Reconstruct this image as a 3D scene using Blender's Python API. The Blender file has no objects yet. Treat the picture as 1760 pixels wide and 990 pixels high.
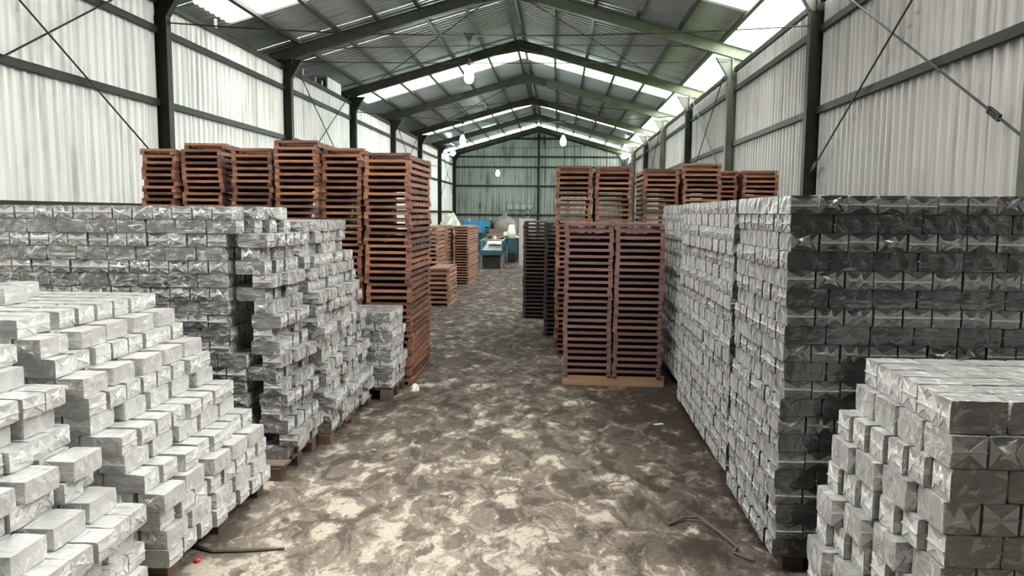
import bpy, math, random
import numpy as np
from mathutils import Matrix, Vector
from mathutils.bvhtree import BVHTree

rnd = random.Random(7)
C = bpy.context.scene.collection
SC = bpy.context.scene
R = math.radians

# ---------------------------------------------------------------- camera
FPX, EYE = 1280.0, 1.7                       # focal length in pixels of the 1760x990 frame, eye height
_d = np.array([(961 - 880) / FPX, (495 - 367) / FPX, 1.0]); _d /= np.linalg.norm(_d)
_u0 = np.array([math.sin(R(0.8)), math.cos(R(0.8)), 0.0])
_up = _u0 - _d * _u0.dot(_d); _up /= np.linalg.norm(_up)
_rt = np.cross(_up, _d); _rt = _rt if _rt[0] > 0 else -_rt
MW = np.stack([_rt, _d, _up], axis=1)        # world vector -> (right, up, forward) of the camera
cam_d = bpy.data.cameras.new('camera')
cam_d.sensor_fit = 'HORIZONTAL'; cam_d.sensor_width = 36.0
cam_d.lens = FPX / 1760.0 * 36.0
cam_d.clip_start = 0.05; cam_d.clip_end = 400
cam = bpy.data.objects.new('camera', cam_d); C.objects.link(cam)
_r, _u, _f = MW[0], MW[1], MW[2]
cam.matrix_world = Matrix(((_r[0], _u[0], -_f[0], 0), (_r[1], _u[1], -_f[1], 0), (_r[2], _u[2], -_f[2], EYE), (0, 0, 0, 1)))
SC.camera = cam

def ray(px, py):
    return MW.T @ np.array([(px - 880) / FPX, (495 - py) / FPX, 1.0])

# ---------------------------------------------------------------- sky and exposure
SKYLIGHT, SKY, BULB = 16.0, 18.0, 400.0
wd = bpy.data.worlds.new('overcast'); SC.world = wd; wd.use_nodes = True
bg = wd.node_tree.nodes['Background']
bg.inputs[0].default_value = (0.99, 1.0, 0.95, 1); bg.inputs[1].default_value = SKY
SC.view_settings.view_transform = 'Standard'; SC.view_settings.look = 'None'
SC.view_settings.gamma = 1.0; SC.view_settings.use_curve_mapping = False
SC.view_settings.exposure = 0.46
SC.cycles.max_bounces = 10; SC.cycles.diffuse_bounces = 6; SC.cycles.glossy_bounces = 4

# ---------------------------------------------------------------- materials
def mat(name, base=(0.5, 0.5, 0.5), rough=0.6, metal=0.0, spec=0.5, coat=0.0, coat_rough=0.3, sheen=0.0):
    m = bpy.data.materials.new(name); m.use_nodes = True
    b = m.node_tree.nodes['Principled BSDF']
    b.inputs['Base Color'].default_value = (*base, 1); b.inputs['Roughness'].default_value = rough
    b.inputs['Metallic'].default_value = metal; b.inputs['Specular IOR Level'].default_value = spec
    b.inputs['Coat Weight'].default_value = coat; b.inputs['Coat Roughness'].default_value = coat_rough
    b.inputs['Sheen Weight'].default_value = sheen
    return m
def N(m, t, **kw):
    n = m.node_tree.nodes.new(t)
    for k, v in kw.items(): setattr(n, k, v)
    return n
def L(m, a, b): m.node_tree.links.new(a, b)
def coords(m, scale=(1, 1, 1), rot=(0, 0, 0), obj=True, jitter=False):
    tc = N(m, 'ShaderNodeTexCoord'); mp = N(m, 'ShaderNodeMapping')
    mp.inputs['Scale'].default_value = scale; mp.inputs['Rotation'].default_value = rot
    src = tc.outputs['Object']
    if not obj:
        g = N(m, 'ShaderNodeNewGeometry'); src = g.outputs['Position']
    if jitter:
        oi = N(m, 'ShaderNodeObjectInfo'); mu = N(m, 'ShaderNodeMath', operation='MULTIPLY'); mu.inputs[1].default_value = 37.0
        L(m, oi.outputs['Random'], mu.inputs[0])
        ad = N(m, 'ShaderNodeVectorMath', operation='ADD'); L(m, src, ad.inputs[0]); L(m, mu.outputs[0], ad.inputs[1]); src = ad.outputs[0]
    L(m, src, mp.inputs['Vector']); return mp.outputs[0]
def noise(m, vec, scale=5, detail=4, dist=0.0, rough=0.55):
    n = N(m, 'ShaderNodeTexNoise'); n.inputs['Scale'].default_value = scale; n.inputs['Detail'].default_value = detail
    n.inputs['Distortion'].default_value = dist; n.inputs['Roughness'].default_value = rough
    L(m, vec, n.inputs['Vector']); return n.outputs['Fac']
def ramp(m, fac, stops):
    r = N(m, 'ShaderNodeValToRGB'); e = r.color_ramp.elements
    while len(e) < len(stops): e.new(0.5)
    for i, (p, c) in enumerate(stops):
        e[i].position = p; e[i].color = (*c, 1) if len(c) == 3 else c
    L(m, fac, r.inputs[0]); return r.outputs[0]
def mix(m, fac, a, b, mode='MIX'):
    n = N(m, 'ShaderNodeMix', data_type='RGBA', blend_type=mode)
    for s, v in ((n.inputs[0], fac), (n.inputs[6], a), (n.inputs[7], b)):
        if hasattr(v, 'links'): L(m, v, s)
        elif isinstance(v, tuple): s.default_value = (*v, 1)
        else: s.default_value = v
    return n.outputs[2]
def bump(m, h, strength=0.4, dist=0.01):
    b = N(m, 'ShaderNodeBump'); b.inputs['Strength'].default_value = strength; b.inputs['Distance'].default_value = dist
    L(m, h, b.inputs['Height']); P(m)
    L(m, b.outputs[0], P(m).inputs['Normal']); return b
def P(m): return m.node_tree.nodes['Principled BSDF']
def setc(m, c): L(m, c, P(m).inputs['Base Color'])
g3 = lambda v: (v, v, v)

M = {}
def film(name, lo, hi, rough, coat, sheen, bs=0.9):
    m = mat(name, rough=rough, coat=coat, coat_rough=0.2, sheen=sheen, spec=0.5)
    P(m).inputs['Sheen Roughness'].default_value = 0.35
    P(m).inputs['Coat IOR'].default_value = 2.1
    v = coords(m, (4, 13, 17), (R(20), R(28), R(24)), jitter=True)
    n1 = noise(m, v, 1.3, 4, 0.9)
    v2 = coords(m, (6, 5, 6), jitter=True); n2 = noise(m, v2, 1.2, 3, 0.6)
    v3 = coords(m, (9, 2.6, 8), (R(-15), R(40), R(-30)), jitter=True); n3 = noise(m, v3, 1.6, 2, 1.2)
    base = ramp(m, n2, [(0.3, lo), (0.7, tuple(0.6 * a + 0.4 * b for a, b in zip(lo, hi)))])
    st = mix(m, 1.0, ramp(m, n1, [(0.57, g3(0)), (0.70, g3(0.9))]), ramp(m, n3, [(0.60, g3(0)), (0.64, g3(0.9))]), 'LIGHTEN')  # highlight streaks of the film painted into its base colour
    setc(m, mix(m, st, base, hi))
    def ad(a, b):
        q = N(m, 'ShaderNodeMath', operation='ADD'); L(m, a, q.inputs[0]); L(m, b, q.inputs[1]); return q.outputs[0]
    b = bump(m, ad(ad(n1, n2), n3), bs, 0.014); L(m, b.outputs[0], P(m).inputs['Coat Normal'])
    return m
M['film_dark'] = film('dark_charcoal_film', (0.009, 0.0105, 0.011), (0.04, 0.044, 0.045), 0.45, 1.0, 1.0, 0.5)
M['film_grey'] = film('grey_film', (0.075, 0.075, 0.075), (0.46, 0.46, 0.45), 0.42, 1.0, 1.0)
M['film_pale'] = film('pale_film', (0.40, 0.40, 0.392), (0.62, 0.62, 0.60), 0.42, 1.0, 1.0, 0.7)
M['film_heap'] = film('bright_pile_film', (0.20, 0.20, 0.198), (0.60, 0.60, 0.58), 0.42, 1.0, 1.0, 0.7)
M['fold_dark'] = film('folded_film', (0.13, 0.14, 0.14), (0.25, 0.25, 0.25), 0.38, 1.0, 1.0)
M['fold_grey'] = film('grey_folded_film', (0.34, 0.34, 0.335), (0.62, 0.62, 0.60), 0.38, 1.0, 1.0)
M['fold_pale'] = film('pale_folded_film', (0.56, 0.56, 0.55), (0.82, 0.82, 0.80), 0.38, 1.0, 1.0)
M['seam'] = mat('film_seam', (0.5, 0.5, 0.5), 0.3, coat=1.0)

def wood(name, a, b, c, rough=0.7):
    m = mat(name, rough=rough)
    v = coords(m, (3, 40, 40), jitter=True); n1 = noise(m, v, 1.0, 4, 0.5)
    oi = N(m, 'ShaderNodeObjectInfo')
    v2 = coords(m, (1.3, 1.3, 9), obj=False); n2 = noise(m, v2, 3.0, 2)
    base = mix(m, n1, a, b)
    sel = N(m, 'ShaderNodeMath', operation='MULTIPLY_ADD'); L(m, oi.outputs['Random'], sel.inputs[0]); sel.inputs[1].default_value = 0.5
    L(m, n2, sel.inputs[2])
    setc(m, mix(m, ramp(m, sel.outputs[0], [(0.55, g3(0)), (1.0, g3(1))]), base, c))
    bump(m, n1, 0.3, 0.004); return m
M['wood_red'] = wood('red_brown_wood', (0.055, 0.023, 0.015), (0.115, 0.046, 0.029), (0.26, 0.115, 0.062))
M['wood_dark'] = wood('dark_purple_brown_wood', (0.07, 0.037, 0.032), (0.12, 0.065, 0.057), (0.15, 0.08, 0.066))
M['wood_black'] = wood('blackened_wood', (0.022, 0.015, 0.014), (0.045, 0.03, 0.027), (0.06, 0.04, 0.035))
M['wood_tan'] = wood('tan_wood', (0.15, 0.07, 0.045), (0.26, 0.13, 0.085), (0.38, 0.21, 0.145))
M['wood_raw'] = wood('raw_timber', (0.17, 0.095, 0.055), (0.30, 0.18, 0.11), (0.36, 0.22, 0.13))
M['wood_base'] = wood('dirty_base_wood', (0.05, 0.035, 0.027), (0.11, 0.078, 0.058), (0.15, 0.10, 0.07))

def steel(name, a, b, rough=0.55):
    m = mat(name, rough=rough, spec=0.25)
    n = noise(m, coords(m, (1, 1, 1), obj=False), 3.0, 5, 0.4)
    setc(m, ramp(m, n, [(0.35, a), (0.7, b)])); return m
M['steel'] = steel('olive_black_steel', (0.008, 0.0085, 0.006), (0.020, 0.021, 0.015))
M['steel_lit'] = steel('lit_olive_steel', (0.072, 0.08, 0.06), (0.11, 0.12, 0.09))  # lighter copy of the olive steel paint, for members lit at the bright eave
M['steel_roof'] = steel('grey_green_roof_steel', (0.035, 0.037, 0.028), (0.065, 0.067, 0.052))
M['rod'] = steel('dark_rod', (0.02, 0.02, 0.018), (0.05, 0.045, 0.04))

def sheet(name, clean, grime, rough=0.45, metal=0.0, amount=0.5, streak=(9, 9, 0.35)):
    m = mat(name, rough=rough, metal=metal, spec=0.4)
    n1 = noise(m, coords(m, streak, obj=False), 1.0, 4, 0.3)
    n2 = noise(m, coords(m, (1, 1, 1), obj=False), 0.9, 5, 0.6)
    n3 = noise(m, coords(m, (1, 1, 1), obj=False), 9.0, 5, 1.2)
    f = N(m, 'ShaderNodeMath', operation='MULTIPLY'); L(m, ramp(m, n1, [(0.46, g3(0)), (0.68, g3(1))]), f.inputs[0]); L(m, ramp(m, n2, [(0.35, g3(0.25)), (0.7, g3(1))]), f.inputs[1])
    sp = N(m, 'ShaderNodeMath', operation='MULTIPLY'); L(m, ramp(m, n3, [(0.66, g3(0)), (0.74, g3(1))]), sp.inputs[0]); L(m, ramp(m, n2, [(0.5, g3(0)), (0.75, g3(1))]), sp.inputs[1])
    a = N(m, 'ShaderNodeMath', operation='MAXIMUM'); L(m, f.outputs[0], a.inputs[0]); L(m, sp.outputs[0], a.inputs[1])
    a2 = N(m, 'ShaderNodeMath', operation='MULTIPLY'); L(m, a.outputs[0], a2.inputs[0]); a2.inputs[1].default_value = amount
    setc(m, mix(m, a2.outputs[0], clean, grime)); return m
M['sheet_left'] = sheet('white_wall_sheet', (0.74, 0.735, 0.71), (0.17, 0.16, 0.15), amount=0.7)
M['sheet_right'] = sheet('greyed_wall_sheet', (0.50, 0.48, 0.465), (0.12, 0.10, 0.09), amount=0.75)
M['sheet_far'] = sheet('stained_end_sheet', (0.25, 0.29, 0.26), (0.012, 0.015, 0.013), amount=1.0, streak=(5, 5, 0.4))
M['sheet_roof'] = sheet('galvanised_roof_sheet', (0.40, 0.41, 0.41), (0.12, 0.12, 0.12), rough=0.38, metal=0.35, amount=0.45, streak=(0.35, 9, 1))
M['dark'] = mat('dark_void_board', (0.02, 0.02, 0.022), 0.9)
def emit(name, col, s, base=(0.8, 0.8, 0.8)):
    m = mat(name, base, 0.5); P(m).inputs['Emission Color'].default_value = (*col, 1); P(m).inputs['Emission Strength'].default_value = s; return m
M['skylight'] = emit('translucent_skylight_sheet', (1.0, 0.99, 0.93), SKYLIGHT)
M['skylight_dim'] = emit('dimmed_translucent_sheet', (1.0, 0.98, 0.9), SKYLIGHT * 0.34)  # same sheets given a weaker glow so the farther bays stay darker
M['bulb'] = emit('lit_bulb', (0.80, 1.0, 0.93), BULB)
M['porcelain'] = mat('pale_lamp_holder', (0.45, 0.46, 0.45), 0.4)
M['green_bounce'] = mat('green_bounce', (0.17, 0.25, 0.09), 0.9)  # green chosen to tint the light bounced up under the roof
M['blue'] = steel('blue_paint', (0.03, 0.15, 0.30), (0.05, 0.22, 0.42), 0.4)
M['teal'] = steel('dull_blue_green_paint', (0.03, 0.075, 0.095), (0.06, 0.13, 0.155), 0.45)
M['tin'] = mat('bare_tin', (0.30, 0.34, 0.34), 0.38, metal=0.6)
M['machine_grey'] = steel('grey_machine_paint', (0.15, 0.15, 0.13), (0.27, 0.27, 0.235), 0.5)
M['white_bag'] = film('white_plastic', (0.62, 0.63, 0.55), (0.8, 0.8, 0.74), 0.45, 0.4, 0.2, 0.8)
M['board'] = mat('pinkish_grey_board', (0.42, 0.35, 0.34), 0.7)
M['red'] = mat('red_plastic', (0.7, 0.03, 0.025), 0.35)
M['sign'] = mat('greyed_sign_plate', (0.30, 0.34, 0.31), 0.6)
M['signrim'] = mat('dark_sign_rim', (0.10, 0.12, 0.11), 0.6)
M['cloth'] = mat('dirty_strap', (0.10, 0.08, 0.065), 0.9)
M['black'] = mat('black_rubber', (0.012, 0.012, 0.013), 0.6)

def floor_mat():
    m = mat('trodden_dusty_concrete', rough=0.85, spec=0.12)
    v = coords(m, (1, 1, 1), obj=False)
    big = noise(m, v, 0.55, 3, 0.4)
    def layer(rot, stretch, scale, dist, seed, warp=0.12):
        w = N(m, 'ShaderNodeTexNoise'); w.inputs['Scale'].default_value = 7.0; w.inputs['Detail'].default_value = 4; L(m, v, w.inputs['Vector'])
        wv = N(m, 'ShaderNodeVectorMath', operation='MULTIPLY_ADD'); L(m, w.outputs['Color'], wv.inputs[0]); wv.inputs[1].default_value = (warp, warp, 0); L(m, v, wv.inputs[2])
        mp = N(m, 'ShaderNodeMapping'); mp.inputs['Scale'].default_value = (1, stretch, 1); mp.inputs['Rotation'].default_value = (0, 0, R(rot)); mp.inputs['Location'].default_value = (seed, seed * 2.3, 0)
        L(m, wv.outputs[0], mp.inputs['Vector']); return mp.outputs[0]
    def prints(rot, stretch, scale, seed, lo, hi):
        """smeared shoe prints: warped cells, only some of them dusted pale"""
        vo = N(m, 'ShaderNodeTexVoronoi'); vo.inputs['Scale'].default_value = scale; L(m, layer(rot, stretch, scale, 0, seed, 0.3), vo.inputs['Vector'])
        bw = N(m, 'ShaderNodeRGBToBW'); L(m, vo.outputs['Color'], bw.inputs[0])
        keep = ramp(m, bw.outputs[0], [(0.42, g3(0)), (0.72, g3(1))])
        near = ramp(m, vo.outputs['Distance'], [(lo, g3(1)), (hi, g3(0))])
        return mix(m, 1.0, keep, near, 'MULTIPLY')
    p1 = prints(25, 0.5, 6.5, 3.1, 0.15, 0.62); p2 = prints(-50, 0.45, 9.0, 8.7, 0.15, 0.62); p3 = prints(80, 0.5, 16.0, 1.9, 0.25, 0.5)
    n1 = noise(m, layer(32, 0.6, 1, 0, 5.0, 0.05), 5.5, 10, 0.6, 0.68)
    n2 = noise(m, layer(-38, 0.55, 1, 0, 2.0, 0.1), 8.5, 8, 0.8, 0.64)
    fine = noise(m, v, 55, 5, 0.4, 0.6)
    a1 = mix(m, 1.0, mix(m, 1.0, p1, p2, 'LIGHTEN'), mix(m, 0.75, g3(0), p3, 'MIX'), 'LIGHTEN')
    bw = N(m, 'ShaderNodeRGBToBW'); L(m, a1, bw.inputs[0])
    dust = N(m, 'ShaderNodeMath', operation='MULTIPLY'); L(m, bw.outputs[0], dust.inputs[0]); L(m, ramp(m, n2, [(0.40, g3(0.0)), (0.56, g3(1))]), dust.inputs[1])
    # colour gets paler towards the near end and darker beside the stacks on the bright-eave side
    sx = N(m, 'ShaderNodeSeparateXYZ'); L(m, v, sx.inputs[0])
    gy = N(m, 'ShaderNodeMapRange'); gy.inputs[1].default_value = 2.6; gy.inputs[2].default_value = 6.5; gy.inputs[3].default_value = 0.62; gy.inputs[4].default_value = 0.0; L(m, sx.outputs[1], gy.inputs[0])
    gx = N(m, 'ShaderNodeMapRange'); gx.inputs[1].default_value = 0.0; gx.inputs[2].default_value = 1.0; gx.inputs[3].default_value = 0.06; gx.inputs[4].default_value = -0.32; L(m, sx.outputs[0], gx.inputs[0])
    def add(a, b, k=1.0):
        q = N(m, 'ShaderNodeMath', operation='MULTIPLY_ADD'); L(m, b, q.inputs[0]); q.inputs[1].default_value = k; L(m, a, q.inputs[2]); return q.outputs[0]
    crisp = ramp(m, n1, [(0.44, g3(0)), (0.50, g3(0.55)), (0.53, g3(0.35)), (0.62, g3(1))])
    cb_ = N(m, 'ShaderNodeRGBToBW'); L(m, crisp, cb_.inputs[0])
    half = N(m, 'ShaderNodeMath', operation='MULTIPLY'); half.inputs[1].default_value = 0.5; L(m, dust.outputs[0], half.inputs[0])
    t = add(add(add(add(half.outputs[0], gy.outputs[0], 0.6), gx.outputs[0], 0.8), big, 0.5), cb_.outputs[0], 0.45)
    col = ramp(m, t, [(0.28, (0.036, 0.027, 0.022)), (0.55, (0.085, 0.068, 0.056)), (0.80, (0.17, 0.145, 0.12)), (1.0, (0.36, 0.32, 0.27))])
    setc(m, mix(m, 0.3, col, ramp(m, fine, [(0.3, g3(0.12)), (0.7, g3(0.8))]), 'OVERLAY'))
    bump(m, t, 0.22, 0.008); return m
M['floor'] = floor_mat()

# ---------------------------------------------------------------- mesh helpers
BOXF = [(0, 3, 2, 1), (4, 5, 6, 7), (0, 1, 5, 4), (1, 2, 6, 5), (2, 3, 7, 6), (3, 0, 4, 7)]
class MB:
    def __init__(s): s.v = []; s.f = []; s.m = []
    def add(s, vs, fs, mi=0):
        n = len(s.v); s.v += [tuple(p) for p in vs]; s.f += [tuple(i + n for i in f) for f in fs]; s.m += [mi] * len(fs); return s
    def box(s, x0, x1, y0, y1, z0, z1, mi=0):
        return s.add([(x0, y0, z0), (x1, y0, z0), (x1, y1, z0), (x0, y1, z0), (x0, y0, z1), (x1, y0, z1), (x1, y1, z1), (x0, y1, z1)], BOXF, mi)
    def hexa(s, pts, mi=0): return s.add(pts, BOXF, mi)
    def bar(s, a, b, w, h, up=(0, 0, 1), mi=0):
        a, b = Vector(a), Vector(b); t = (b - a).normalized(); u = Vector(up)
        sd = t.cross(u); sd = sd.normalized() if sd.length > 1e-6 else Vector((1, 0, 0)); u = sd.cross(t)
        vs = [p + sd * (w / 2 * i) + u * (h / 2 * j) for p in (a, b) for i, j in ((-1, -1), (1, -1), (1, 1), (-1, 1))]
        return s.add(vs, BOXF, mi)
    def tube(s, pts, r, n=6, mi=0, cap=True):
        pts = [Vector(p) for p in pts]; rs = r if isinstance(r, (list, tuple)) else [r] * len(pts); vs = []
        ref = Vector((0, 0, 1)) if abs((pts[-1] - pts[0]).normalized().z) < 0.9 else Vector((1, 0, 0))
        for i, p in enumerate(pts):
            t = (pts[min(i + 1, len(pts) - 1)] - pts[max(i - 1, 0)]).normalized()
            a = t.cross(ref).normalized(); b = a.cross(t)
            vs += [p + (a * math.cos(q) + b * math.sin(q)) * rs[i] for q in (2 * math.pi * k / n for k in range(n))]
        fs = [(i * n + k, i * n + (k + 1) % n, (i + 1) * n + (k + 1) % n, (i + 1) * n + k) for i in range(len(pts) - 1) for k in range(n)]
        if cap: fs += [tuple(range(n))[::-1], tuple(range((len(pts) - 1) * n, len(pts) * n))]
        return s.add(vs, fs, mi)
    def lathe(s, prof, n=16, mi=0, at=(0, 0, 0)):
        vs = [(at[0] + r * math.cos(2 * math.pi * k / n), at[1] + r * math.sin(2 * math.pi * k / n), at[2] + z) for r, z in prof for k in range(n)]
        fs = [(i * n + k, i * n + (k + 1) % n, (i + 1) * n + (k + 1) % n, (i + 1) * n + k) for i in range(len(prof) - 1) for k in range(n)]
        fs += [tuple(range(n))[::-1], tuple(range((len(prof) - 1) * n, len(prof) * n))]
        return s.add(vs, fs, mi)
    def mesh(s, name, *mats, smooth=False):
        me = bpy.data.meshes.new(name); me.from_pydata(s.v, [], s.f)
        for m in mats: me.materials.append(M[m])
        if len(mats) > 1: me.polygons.foreach_set('material_index', s.m)
        if smooth: me.polygons.foreach_set('use_smooth', [True] * len(s.f))
        me.update(); return me
def put(name, me, parent=None, loc=(0, 0, 0), rot=(0, 0, 0), scale=None, mw=None):
    o = bpy.data.objects.new(name, me); C.objects.link(o)
    if parent is not None: o.parent = parent
    if mw is not None: o.matrix_basis = mw
    else:
        o.location = loc; o.rotation_euler = rot
        if scale: o.scale = scale
    return o
def tag(o, label=None, cat=None, group=None, kind=None):
    for k, v in (('label', label), ('category', cat), ('group', group), ('kind', kind)):
        if v: o[k] = v
    return o
def empty(name, loc=(0, 0, 0), rot=(0, 0, 0)): return put(name, None, None, loc, rot)
ORD = ['', 'first', 'second', 'third', 'fourth', 'fifth', 'sixth', 'seventh', 'eighth', 'ninth', 'tenth', 'eleventh', 'twelfth', 'thirteenth', 'fourteenth', 'fifteenth', 'sixteenth', 'seventeenth', 'eighteenth', 'nineteenth', 'twentieth']
def ordn(n):
    if n <= 20: return ORD[n]
    t = {2: 'twenty', 3: 'thirty', 4: 'forty'}[n // 10]
    return t + '-' + ORD[n % 10] if n % 10 else {2: 'twentieth', 3: 'thirtieth', 4: 'fortieth'}[n // 10]

# ---------------------------------------------------------------- building shell
BAY = 5.44
FY = lambda k: (k + 0.14) * BAY
CL, CR, RX = -6.24, 3.76, -1.24              # column lines and ridge
WL, WR = CL - 0.13, CR + 0.13                # wall sheets
RZ, SL = 6.95, 0.28                          # ridge height, roof slope
RE, LE = 3.62, -7.7                          # roof edges
YB, YF = -0.4, FY(8) + 0.15
roofz = lambda x: RZ - SL * abs(x - RX)
fl = tag(put('floor', MB().box(-9, WR, YB, YF + 0.3, -0.1, 0).mesh('floor', 'floor')), 'dusty brown concrete floor trodden with pale footprints', kind='structure')
out = tag(put('ground_outside', MB().box(WR, 40, -30, 80, -0.25, -0.1).mesh('ground_outside', 'green_bounce')), 'unseen green ground added outside to bounce light onto the roof', kind='structure')  # unseen reflector plane, added to throw green light up under the eave

def corrugated(width, length, pitch=0.2, depth=0.034, thick=0.0012):
    """ribbed sheet in the local XZ plane: X across the ribs, Z along them, ribs stand towards -Y"""
    n = max(1, round(width / pitch)); p = width / n; xs = []
    for i in range(n):
        xs += [(i * p, 0), (i * p + p * 0.55, 0), (i * p + p * 0.68, -depth), (i * p + p * 0.87, -depth)]
    xs.append((width, 0)); mb = MB()
    vs = [(x, y, z) for z in (0, length) for x, y in xs]; k = len(xs)
    vs += [(x, y + thick, z) for z in (0, length) for x, y in xs]
    fs = [(i, i + 1, k + i + 1, k + i) for i in range(k - 1)] + [(2 * k + i + 1, 2 * k + i, 3 * k + i, 3 * k + i + 1) for i in range(k - 1)]
    return mb.add(vs, fs)
PW = BAY / 5
def wall_side(name, x, top, mkey, face, label, girts):
    w = tag(put(name, MB().box(min(0, -face * 0.05) - 0.006 * face, max(0, -face * 0.05) - 0.006 * face, YB, YF, 0, top).mesh(name, 'steel'), None, (x, 0, 0)), label, kind='structure')  # unseen opaque backing added behind the ribbed sheets to stop light leaks
    me = corrugated(PW + 0.05, top).mesh('wall_sheet', mkey)
    y, i = YB, 0
    while y < YF - 0.1:
        o = put('wall_sheet', me, w, (face * 0.004 * (i % 2), y if face > 0 else y + PW, 0.0), (0, 0, R(90 if face > 0 else -90))); y += PW; i += 1
    gm = MB().box(-0.03, 0.03, 0, BAY - 0.16, -0.045, 0.045).box(-0.03, 0.035, 0, BAY - 0.16, 0.045, 0.052).mesh('girt', 'steel')
    for k in range(0, 8):
        for z in girts:
            put('girt', gm, w, (face * 0.075, FY(k) + 0.08, z), (0, 0, 0 if face < 0 else 0))
    return w
wl = wall_side('wall_left', WL, 5.0, 'sheet_left', 1, 'pale ribbed sheet wall with dark rails behind the red-brown pallets', (1.75, 3.38, 4.5, 4.95))
wr = wall_side('wall_right', WR, 4.9, 'sheet_right', -1, 'greyish ribbed sheet wall under the open bright eave', (1.75, 3.25, 4.43, 4.86))

# far gable wall, its own sheets cut to the roof slope with a bright gap above
wf = tag(put('wall_far', MB().box(WL, WR, 0, 0.06, 0, 0.12).mesh('wall_far', 'steel'), None, (0, YF, 0)), 'stained green-grey ribbed gable wall at the far end', kind='structure')
nf = 9; fw = (WR - WL) / nf
for i in range(nf):
    x0 = WL + i * fw; n = round(fw / 0.2); p = fw / n; xs = []
    for j in range(n): xs += [(x0 + j * p, 0), (x0 + j * p + p * 0.55, 0), (x0 + j * p + p * 0.68, 0.03), (x0 + j * p + p * 0.87, 0.03)]
    xs.append((x0 + fw, 0)); k = len(xs)
    top = lambda x: roofz(x) - 0.42
    mb = MB().add([(x, y, 0.0) for x, y in xs] + [(x, y, top(x)) for x, y in xs], [(a, a + 1, k + a + 1, k + a) for a in range(k - 1)])
    put('wall_sheet', mb.mesh('gable_sheet', 'sheet_far'), wf, (0, -0.004 * (i % 2), 0))
for z in (1.6, 3.3, 4.4, 5.0, 6.05):
    hw = min(5.0, (RZ - 0.5 - z) / SL)
    put('girt', MB().box(max(WL, RX - hw), min(WR, RX + hw), -0.11, -0.04, z - 0.05, z + 0.05).mesh('girt', 'steel'), wf)
put('gable_rail', MB().bar((WL, -0.07, roofz(WL) - 0.47), (RX, -0.07, RZ - 0.47), 0.08, 0.1).bar((WR, -0.07, roofz(WR) - 0.47), (RX, -0.07, RZ - 0.47), 0.08, 0.1).mesh('gable_rail', 'steel'), wf)

tag(put('wall_back', MB().box(LE, WR, YB - 0.1, YB, 0, 7.2).mesh('wall_back', 'dark')), 'unseen dark wall set close behind the viewer to darken the stack fronts', kind='structure')  # unseen; placed near and dark to keep light off the stack fronts
tag(put('wall_outer', MB().box(LE - 0.1, LE, YB, YF + 0.3, 0, 5.3).box(LE, WL, YF, YF + 0.1, 0, 5.3).mesh('wall_outer', 'dark')), 'dark wall of the lean-to beyond the left sheets', kind='structure')

# roof: sheets and translucent strips per bay and slope, purlins, ridge cap
ceil_ = tag(put('ceiling', MB().bar((RX - 0.3, 0, RZ - 0.03), (RX, 0, RZ + 0.06), YF - YB, 0.006).bar((RX + 0.3, 0, RZ - 0.03), (RX, 0, RZ + 0.06), YF - YB, 0.006).mesh('ridge_cap', 'sheet_roof'), None, (0, (YB + YF) / 2, 0)), 'ribbed grey metal roof with translucent strips', kind='structure')
for v in ceil_.data.vertices: pass
ang = math.atan(SL)
lenL, lenR = (RX - LE) / math.cos(ang), (RE - RX) / math.cos(ang)
cut = [0, 0.9, 1.8, 3.3, BAY]
meshes = {}
for k in range(-1, 8):
    for i in range(4):
        sky = i == 2 and k % 2 == 0
        wdt = cut[i + 1] - cut[i]
        for sd, ln in (('l', lenL), ('r', lenR)):
            key = (i, sd, sky, sky and k > 0)
            if sky and sd == 'l': ln = (RX - WL + 0.25) / math.cos(ang)
            if key not in meshes: meshes[key] = corrugated(wdt, ln).mesh('skylight_sheet' if sky else 'roof_sheet', ('skylight_dim' if k > 0 else 'skylight') if sky else 'sheet_roof')
            y0 = FY(k) + cut[i] - (YB + YF) / 2
            dz = 0.002 * (i % 2)
            # local X -> world +-Y, local Z -> down the slope, ribs hang below
            if sd == 'r': mw = Matrix(((0, math.sin(ang), math.cos(ang), RX), (1, 0, 0, y0), (0, math.cos(ang), -math.sin(ang), RZ + dz), (0, 0, 0, 1)))
            else: mw = Matrix(((0, -math.sin(ang), -math.cos(ang), RX), (-1, 0, 0, y0 + wdt), (0, math.cos(ang), -math.sin(ang), RZ + dz), (0, 0, 0, 1)))
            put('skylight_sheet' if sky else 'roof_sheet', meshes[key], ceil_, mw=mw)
            if sky and sd == 'l':
                if 'end' not in meshes: meshes['end'] = corrugated(wdt, lenL - ln).mesh('roof_sheet', 'sheet_roof')
                put('roof_sheet', meshes['end'], ceil_, mw=mw @ Matrix.Translation((0, 0, ln)))
eave = corrugated(3.2, 0.75).mesh('eave_blocker', 'sheet_roof')  # unseen sheet added over the near eave gap to darken the camera end
put('eave_blocker', eave, ceil_, mw=Matrix(((0, math.sin(ang), math.cos(ang), RE - 0.05), (1, 0, 0, YB - (YB + YF) / 2), (0, math.cos(ang), -math.sin(ang), roofz(RE) + 0.02), (0, 0, 0, 1))))
YM = (YB + YF) / 2
pm = MB().box(-0.028, 0.028, YB - YM, YF - YM, -0.06, 0.06).box(-0.028, 0.05, YB - YM, YF - YM, -0.066, -0.058).mesh('purlin', 'steel_roof')
for sgn, offs in ((-1, (0.13, 1.05, 1.98, 2.9, 3.82, 4.74, 5.7)), (1, (0.13, 1.05, 1.98, 2.9, 3.82, 4.76))):
    for d in offs:
        x = RX + sgn * d
        put('purlin', pm, ceil_, (x, 0, roofz(x) - 0.095), (0, sgn * ang, 0))

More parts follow.
